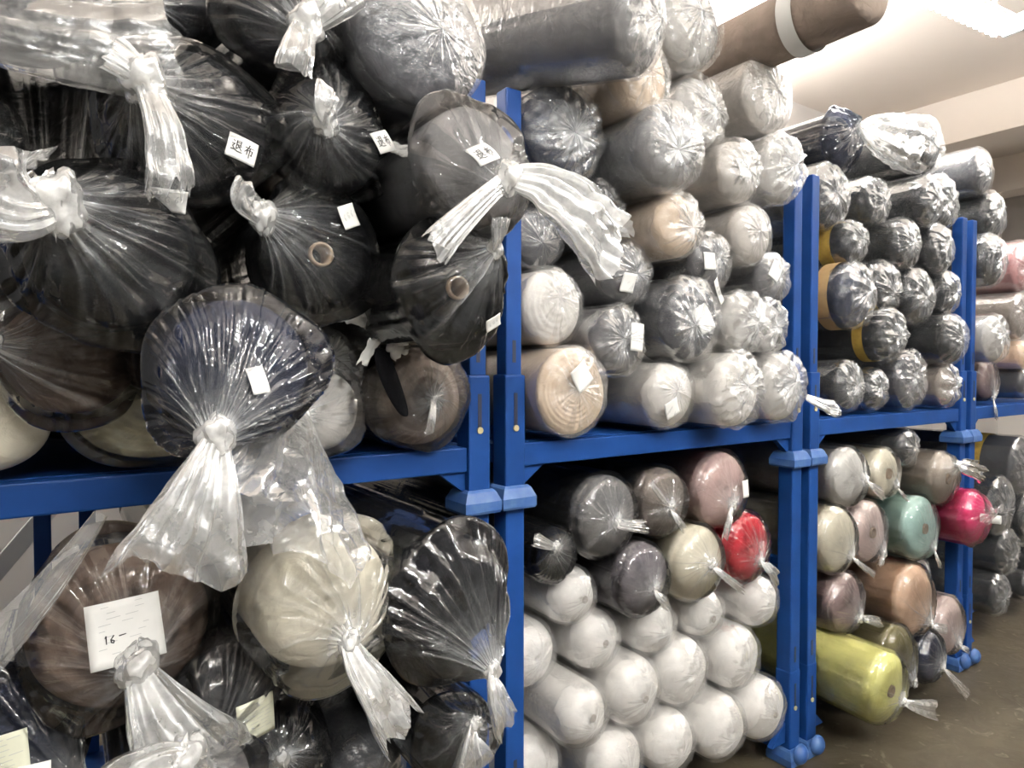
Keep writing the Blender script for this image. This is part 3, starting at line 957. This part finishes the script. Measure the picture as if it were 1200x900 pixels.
# ---- upper right bay: black rolls
G5 = 'black rolls in the upper rack under the bare ceiling'
BLK = 'black roll in crinkled clear film in the rack of black rolls'
for xr, yt, yb, Y, c in ((1002, 186, 268, .0, 'black'), (1048, 208, 268, .02, 'black'), (1110, 198, 264, -.06, 'black'), (1147, 212, 278, -.02, 'black'),
                         (1181, 222, 280, -.02, 'black'), (1082, 250, 316, -.04, 'black'), (1124, 258, 324, -.04, 'black'), (1172, 270, 332, -.06, 'black'),
                         (1062, 303, 372, -.02, 'black'), (1098, 312, 380, -.04, 'black'), (1138, 314, 372, -.03, 'black'), (1140, 366, 432, -.08, 'black'),
                         (1042, 426, 492, -.03, 'black'), (1110, 136, 206, -.06, 'black')):
    R(xr, yt, yb, Y, c, 'wrap', {(1110, 136): 'black roll directly behind the big flared clear tail', (1002, 186): 'black roll directly under the navy roll with the flared tail', (1062, 303): 'black roll tucked beside the broad tan-banded roll', (1042, 426): 'black roll standing on the beam beside the one at the rack post', (1140, 366): 'black roll above the small grey brown roll end'}.get((xr, yt), BLK), G5, UF if xr in (1181, 1172) else UR, patch=.3, amp=.012, e=.06)
R(1168, 172, 228, -.02, 'charcoal', 'wrap', 'charcoal roll at the outer top of the black rolls, against the pale wall', G5, UF, patch=.2, amp=.006, e=.05)
R(1005, 134, 200, .02, 'navy', 'bag', 'navy black roll with a big flared clear tail at the top of the black rolls', G5, UR, knot=(1005, 150), kh=.02, rk=.010, tail=((1025, 162), (1070, 172), .012, .125), b1=.14, tpow=.6)
R(1020, 255, 312, -.02, 'black', 'wrap', 'black roll with a mustard patterned selvedge above the tan-banded roll', G5, UR, patch=.4, amp=.012, e=.06, band=('y', .065, .12))
R(1032, 302, 382, -.06, 'navy', 'wrap', 'large navy black roll with a broad tan band around it', G5, UR, patch=.4, amp=.013, e=.06, band=('tan', .065, .12))
R(1068, 358, 426, -.08, 'black', 'wrap', 'black roll with a mustard band under the broad tan-banded roll', G5, UR, patch=.5, amp=.016, e=.06, band=('y', .08, .12))
R(1024, 420, 492, -.02, 'black', 'wrap', 'black roll at the rack post, lowest of the black rolls on the beam', G5, UR, patch=.5, amp=.014, e=.05)
R(1088, 416, 484, -.04, 'charcoal', 'wrap', 'charcoal roll with torn open film on the beam of the black rolls', G5, UR, patch=.45, amp=.018, e=.04)
R(1126, 425, 478, -.04, 'greybrown', 'wrap', 'small grey brown roll end beside the far post of the black rolls', G5, UR, patch=.6, amp=.018, e=.04)
R(1179, 368, 424, -.08, 'lgrey', 'wrap', 'grey roll in cloudy film at the outer side of the black rolls', G5, UF, patch=.5, amp=.014, e=.05)

# ---- lower right bay: coloured rolls
G6 = 'tied rolls in the lower rack of coloured rolls'
R(1018, 526, 602, -.02, 'white', 'bag', 'white ribbed roll at the top of the coloured stack by the post', G6, LR, rib=True, knot=(1012, 566), kh=.03, rk=.010, tail=((1022, 574), (1034, 584), .010, .022), npl=22, amp=.004)
R(1056, 526, 584, -.02, 'cream', 'bag', 'cream roll with a dark core hole and thin tail', G6, LR, knot=(1050, 570), kh=.03, rk=.008, tail=((1054, 576), (1062, 584), .008, .012), npl=20, amp=.004, core=True)
R(1126, 528, 600, -.10, 'beige', 'bag', 'beige roll in a wide loose clear bag above the mint roll', G6, LR, knot=(1120, 548), kh=.05, rk=.012, tail=((1135, 550), (1147, 556), .03, .045), npl=16, amp=.006, core=True, clear_tail=True)
R(1006, 590, 674, -.04, 'cream', 'bag', 'cream roll with a long thin tail under the ribbed white roll', G6, LR, knot=(995, 650), kh=.03, rk=.008, tail=((1005, 660), (1022, 672), .008, .014), npl=20, amp=.004)
R(1041, 588, 660, -.02, 'pinkbeige', 'bag', 'pale pink beige roll with a dark core hole beside the mint roll', G6, LR, knot=(1034, 648), kh=.03, rk=.010, tail=((1036, 655), (1032, 662), .01, .02), npl=20, amp=.004, core=True)
R(1103, 578, 656, -.08, 'mint', 'bag', 'mint green roll in clear film with a pinched white tail', G6, LR, knot=(1094, 640), kh=.03, rk=.008, tail=((1098, 648), (1102, 660), .008, .012), npl=20, amp=.004, core=True)
R(1160, 572, 638, -.16, 'hotpink', 'bag', 'hot pink roll with its cardboard core sticking out of gathered film', G6, LR, knot=(1162, 598), kh=.05, rk=.010, tail=((1168, 596), (1174, 592), .010, .016), npl=18, amp=.008, stick=(1172, 607))
R(1092, 655, 692, .02, 'greybrown', 'wrap', 'grey brown roll tucked under the mint roll', G6, LR, patch=.3, amp=.008)
R(1015, 674, 754, -.04, 'mauve', 'bag', 'mauve brown roll with a white bow-like knot', G6, LR, knot=(1005, 730), kh=.03, rk=.010, tail=((1015, 730), (1030, 735), .010, .020), npl=26, amp=.004)
R(1097, 664, 748, -.10, 'peach', 'bag', 'peach roll with a white gathered tail', G6, LR, knot=(1088, 730), kh=.03, rk=.010, tail=((1096, 736), (1108, 738), .012, .020), npl=26, amp=.004)
R(1132, 700, 768, -.10, 'pinkbeige', 'bag', 'dusty pink beige roll beside the far blue post', G6, LR, knot=(1122, 755), kh=.03, rk=.010, tail=((1128, 758), (1135, 762), .012, .014), npl=22, amp=.004)
R(1046, 764, 860, -.22, 'yellow', 'bag', 'pale yellow ribbed roll sticking out low over the floor', G6, LR, pitch=3, L=1.0, rib=True, knot=(1034, 824), kh=.03, rk=.010, tail=((1050, 832), (1078, 836), .009, .034), npl=20, amp=.003, core=True)
R(1074, 735, 812, -.14, 'olive', 'bag', 'olive roll between the yellow and the dark plum roll', G6, LR, knot=(1068, 800), kh=.03, rk=.010, tail=((1070, 806), (1073, 800), .010, .016), npl=22, amp=.006)
R(1108, 742, 800, -.12, 'navy', 'bag', 'dark navy roll low in the stack with a white tail towards the floor', G6, LR, knot=(1104, 782), kh=.04, rk=.008, tail=((1114, 792), (1132, 812), .008, .024), npl=20, amp=.006)

R(1082, 503, 552, -.02, 'black', 'wrap', 'black roll lying above the white and cream rolls under the blue beam', G6, LR, patch=.2, amp=.008)

# ---- racks beyond
G7 = 'dark rolls in the far lower rack'
R(1215, 512, 580, .02, 'charcoal', 'wrap', 'charcoal roll with a white paper sheet, first dark roll past the blue post', G7, LF, patch=.25, amp=.01, band=('y', .16, .22))
for xr, yt, yb in ((1192, 560, 630), (1196, 622, 690), (1190, 676, 736), (1225, 575, 640), (1228, 640, 700), (1225, 690, 745)):
    R(xr, yt, yb, .02, 'black', 'wrap', 'black roll in loose film in the far lower rack past the hot pink roll', G7, LF, patch=.3, amp=.012)
G8 = 'rolls in the far upper rack'
R(1216, 282, 342, .0, 'rose', 'wrap', 'rose pink roll in the far rack past the black rolls', G8, UF, patch=.2, amp=.008)
R(1212, 342, 398, .0, 'greybrown', 'wrap', 'grey brown roll under the rose pink roll', G8, UF, patch=.2, amp=.008)
R(1214, 398, 436, -.02, 'peach', 'wrap', 'light peach roll in the far rack on the dark roll', G8, UF, patch=.2, amp=.006)
R(1214, 434, 476, .0, 'charcoal', 'wrap', 'charcoal roll on the far rack beam', G8, UF, patch=.2, amp=.006)
R(1171, 420, 468, .03, 'mauve', 'bag', 'small mauve roll with a white twisted end at the far blue post', G8, UF, knot=(1163, 466), kh=.03, rk=.009, tail=((1165, 476), (1168, 488), .008, .018), npl=18, amp=.006)

# ---- place them: pixel box -> real size and place, then settle so that no two rolls share space
LIM = {UL: (J[0] + .091, J[1] - .091, H1 + .162, 2.08), LL: (J[0] + .091, J[1] - .091, .082, H1), UM: (J[1] + .091, J[2] - .091, H1 + .162, 2.08), LM: (J[1] + .091, J[2] - .091, .082, H1),
       UR: (J[2] + .091, J[3] - .091, H1 + .162, 2.08), LR: (J[2] + .091, J[3] - .091, .082, H1), UF: (J[3] + .091, J[4] - .091, H1 + .162, 2.08), LF: (J[3] + .091, J[4] - .091, .082, H1)}
for q in ROLLS:
    pr = at(q['xr'], (q['yt'] + q['yb']) / 2, q['Y'])
    c = pr
    for _ in range(4):
        rr = (q['yb'] - q['yt']) / 2 * depth(c) / FPX
        c = Vector((pr.x - rr, q['Y'], 0))
        # height: the centre is nearer the view axis than the edge, so take its own ray
        v = c - CAM
        v.z = 0
        fx = v.dot(Vector((math.sin(YAW), math.cos(YAW), 0)))
        t = (450 - (q['yt'] + q['yb']) / 2) / FPX
        zz = CAM.z + fx * math.tan(math.atan(t) + PITCH)
        c = Vector((pr.x - rr, q['Y'], zz))
    q['c0'] = c.copy()
    q['x'], q['z'], q['r'] = c.x, c.z, rr
M = .008
for it in range(140):
    for bay in LIM:
        S = [q for q in ROLLS if q['bay'] == bay and not q.get('free')]
        xl, xh, zl, zt = LIM[bay]
        for i, a in enumerate(S):
            for b in S[i + 1:]:
                dx, dz = b['x'] - a['x'], b['z'] - a['z']
                d = math.hypot(dx, dz) + 1e-6
                m = a['r'] + b['r'] + M
                if d < m:
                    g = (m - d) * .5
                    for w, s in ((a, -1), (b, 1)):
                        o_ = b if w is a else a
                        if w.get('firm') and not o_.get('firm'):
                            continue
                        w['x'] += s * dx / d * g * .8
                        w['z'] += s * dz / d * g * .8
                        w['r'] -= g * (.012 if it < 110 else .35)
        for q in S:
            q['x'] = q['x'] + (q['c0'].x - q['x']) * .04
            q['z'] = q['z'] + (q['c0'].z - q['z']) * .04
            if q['z'] - q['r'] - .014 < zl:
                q['z'] = zl + q['r'] + .014
            if bay in (LL, LM, LR, LF) and q['z'] + q['r'] > H1 + .10:
                q['z'] = H1 + .10 - q['r']
            if q['z'] - q['r'] < zt:
                if q['x'] - q['r'] < xl:
                    q['x'] = xl + q['r']
                if q['x'] + q['r'] > xh:
                    q['x'] = xh - q['r']

for q in ROLLS:
    if q.get('free') and q['bay'] == UL:
        q['z'] = max(q['z'], LIM[UL][2] + q['r'] * q.get('squash', 1.0) + .022)
for idx, q in enumerate(ROLLS):
    rng = np.random.default_rng(1000 + idx * 7)
    random.seed(idx)
    r = q['r']
    Y = q['Y']
    L = q.get('L', RD - Y + .12)
    e = q.get('e', .030 if q['style'] == 'bag' else .045)
    n = q.get('n', 2.6)
    yaw, pitch = math.radians(q.get('yaw', 0)), math.radians(q.get('pitch', 0))
    root = thing('fabric_roll', q['label'], 'fabric roll', (q['x'], Y, q['z'] - r), q['group'], (pitch, 0, yaw))
    root['_tw'] = float(rng.normal() * .8)
    inv = (Matrix.Translation((q['x'], Y, q['z'] - r)) @ Matrix.Rotation(yaw, 4, 'Z') @ Matrix.Rotation(pitch, 4, 'X')).inverted()
    sh = Vector((q['x'] - q['c0'].x, 0, q['z'] - q['c0'].z))

    def loc(px, py, dy):
        return np.array(inv @ (at(px, py, Y + dy) + sh))
    sq = q.get('squash', 1.0)
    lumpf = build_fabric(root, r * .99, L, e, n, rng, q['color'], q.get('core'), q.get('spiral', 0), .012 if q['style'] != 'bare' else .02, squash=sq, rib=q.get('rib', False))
    surf = None
    if q['style'] == 'bag':
        kh = q['kh']
        K = loc(*q['knot'], -kh)
        lim = r * (1.12 if not q.get('noshift') else 1.5)
        kx, kz = K[0], K[2] - r
        kd = math.hypot(kx, kz)
        if kd > lim:
            kx, kz = kx * lim / kd, kz * lim / kd
        rk = q.get('rk', .012) * 1.35
        amp = q.get('amp', .020)
        o, surf = build_bag(root, r, L, e, n, rng, (kx, -kh, kz), rk * .55, q.get('npl', 13), amp, q.get('loose', .006 if q['bay'] in (UL, LL) else .002), sag=q.get('sag', 0.0), squash=sq, bunchw=.35 if q.get('noknot') else 1.0)
        KP = (kx, -kh - rk * .4, kz + r)
        if not q.get('noknot'):
            build_knot(root, KP, rk, rng)
        if q.get('tail'):
            (p1, p2, w0, w1) = q['tail']
            kk = -kh - rk * .6
            b1 = q.get('b1', .17)
            mt = None
            if q.get('clear_tail'):
                mt = FILM
            build_tail(root, KP, loc(*p1, kk - .035 + q.get('tdy', 0) * .6), loc(*p2, kk - .025 + q.get('tdy', 0)), w0, w1, rng, b1=q.get('tailb', .55 if q.get('opaque_tail') else b1), mat=mt, power=q.get('tpow', 1.0))
        if q.get('tail2'):
            (p1, p2, w0, w1) = q['tail2']
            kk = -kh - rk * .4
            build_tail(root, KP, loc(*p1, kk - .015), loc(*p2, kk - .01), w0, w1, rng, b1=.35)
    elif q['style'] == 'wrap':
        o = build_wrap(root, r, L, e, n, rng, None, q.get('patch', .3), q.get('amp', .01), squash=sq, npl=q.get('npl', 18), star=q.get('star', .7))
        surf = np.array([v.co for v in o.data.vertices])
    if q.get('tailpx'):
        a, b, c_, w0, w1 = q['tailpx']
        build_tail(root, loc(*a, -.01), loc(*b, -.03), loc(*c_, -.04), w0, w1, rng, b1=.4)
    if q.get('flap'):
        a, b, c_, w0, w1 = q['flap']
        build_tail(root, loc(*a, -.02), loc(*b, -.04), loc(*c_, -.05), w0, w1, rng, b0=.10, b1=.10, thick=.45, name='loose_film', ragged=.05, crump=.10, pamp=.35)
    if q.get('stick'):
        p = loc(*q['stick'], -.07)
        a = np.array([p[0] * .6, 0.0, (p[2] - r) * .6 + r])
        d = p - a
        d /= np.linalg.norm(d)
        s = np.cross(d, (0, 0, 1))
        s /= np.linalg.norm(s)
        u = np.cross(s, d)
        th = np.linspace(0, 2 * math.pi, 20, endpoint=False)
        V = np.array([c + (s * np.cos(th)[:, None] + u * np.sin(th)[:, None]) * k for c, k in ((a, .019), (p, .018), (p, .013), (p - d * .05, .013))])
        grid_mesh('cardboard_core', V, WHITEBAND, root)
    if q.get('hole') and q['style'] == 'wrap' and rng.random() < .6:
        # small dimple of the core showing through the film
        th = np.linspace(0, 2 * math.pi, 16, endpoint=False)
        hx, hz = rng.normal(size=2) * .1 * r
        V = np.array([[(hx + k * math.cos(a), -.004 + y, r + hz + k * math.sin(a)) for a in th] for k, y in ((.011, 0), (.009, -.002), (.001, .0))])
        grid_mesh('core_dimple', V, DIMPLE, root)
    if q.get('band'):
        bm_, y0, y1 = q['band']
        th = np.linspace(0, 2 * math.pi, 56, endpoint=False)
        V = np.array([[((r + .0075) * math.cos(a), y, (r + .0075) * math.sin(a) * sq + r) for a in th] for y in np.linspace(y0, y1, 4)])
        grid_mesh('paper_band' if bm_ == 'white' else 'selvedge_band', V, {'white': WHITEBAND, 'y': YBAND, 'tan': TANBAND}[bm_], root)
    for tg in q.get('tags', ()):
        px, py, w, h, rot, kind = tg[:6]
        p = loc(px, py, 0)
        build_label(root, surf, p[0], p[2], w, h, rot, kind, r, rng, paper=PAPER_CREAM if len(tg) > 6 else None, lift=-.002 if (q['style'] == 'wrap' and kind != 'loops') else (-.003 if kind.startswith('form') else .004))
    if q.get('scuff'):
        p = loc(25, 480, 0)
        V, F = [], []
        for k in range(7):
            a = rng.normal(size=2) * .006
            z = p[2] + .02 - k * .006
            l = .004 + .012 * rng.random()
            i = len(V)
            x = p[0] + k * .002 + a[0]
            y = lambda xx, zz: float(front_y(math.hypot(xx, zz - r) / r, e, n)) - .0045
            V += [(x - .002, y(x, z), z), (x + .003, y(x, z), z + .002), (x + .003, y(x, z - l), z - l), (x, y(x, z - l), z - l)]
            F.append((i, i + 1, i + 2, i + 3))
        poly_mesh('scuff_mark', V, F, INK, root)
    del root['_tw']

# ------------------------------------------------------------------ small things
# black cloth strip hanging on the taupe roll
rng = np.random.default_rng(5)
P = [at(x, y, -.15) for x, y in ((446, 408), (452, 432), (462, 462), (474, 488))]
root = thing('cloth_strip', 'black cloth strip hanging over the edge of the taupe roll', 'cloth', P[0])
rows = []
for i, p in enumerate(P):
    w = (.016, .022, .022, .012)[i]
    th = np.linspace(0, 2 * math.pi, 20, endpoint=False)
    rows.append(np.array([[p.x - P[0].x + w * math.cos(a) * (1 + .1 * math.sin(3 * a + i)), w * .4 * math.sin(a), p.z - P[0].z - .2 * w * math.cos(a)] for a in th]))
rows = [rows[0] * 0 + rows[0].mean(0)] + rows + [rows[-1] * 0 + rows[-1].mean(0)]
so = grid_mesh('strip', np.array(rows), fabric_mat('black'), root)
md = so.modifiers.new('smooth', 'SUBSURF')
md.levels = md.render_levels = 2


def scrap(px, py, Y, w, h, rot, label, seed):
    rng = np.random.default_rng(seed)
    p = at(px, py, Y)
    V = np.zeros((9, 9, 3))
    c, s = math.cos(math.radians(rot)), math.sin(math.radians(rot))
    for i in range(9):
        for j in range(9):
            u, v = (j / 8 - .5), (i / 8 - .5)
            if j in (0, 8):
                u += rng.normal() * .06
            if i in (0, 8):
                v += rng.normal() * .06
            V[i, j] = ((u * c * w - v * s * h), .25 * w * abs(u) + rng.normal() * .0025, u * s * w + v * c * h)
    o = grid_mesh('paper_scrap', V, PAPER, None, closed=False)
    o.location = p
    m = o.modifiers.new('thickness', 'SOLIDIFY')
    m.thickness = .0008
    tag(o, label, 'paper', 'torn paper scraps by the taupe roll')


scrap(420, 372, -.14, .045, .032, -15, 'torn white paper scrap on the small grey crumpled roll', 1)
scrap(433, 412, -.15, .022, .055, -30, 'narrow torn white paper beside the black cloth strip', 2)
scrap(468, 408, -.15, .042, .034, 25, 'crumpled cream paper scrap on top of the taupe roll', 3)

# white board leaning inside the lower left rack
a, b = at(-30, 700, 1.62), at(62, 592, 1.62)
a = a - (b - a) * ((a.z - .03) / (b.z - a.z))
root = thing('board', 'long white board leaning on the wall behind the rear bars', 'board', a)
d = b - a
l = d.length
bo = box('plank', 0, l + .15, -.012, .012, -.03, .03, WHITEBAND, root, bv=.003)
bo.rotation_euler = (0, -math.atan2(d.z, d.x), 0)
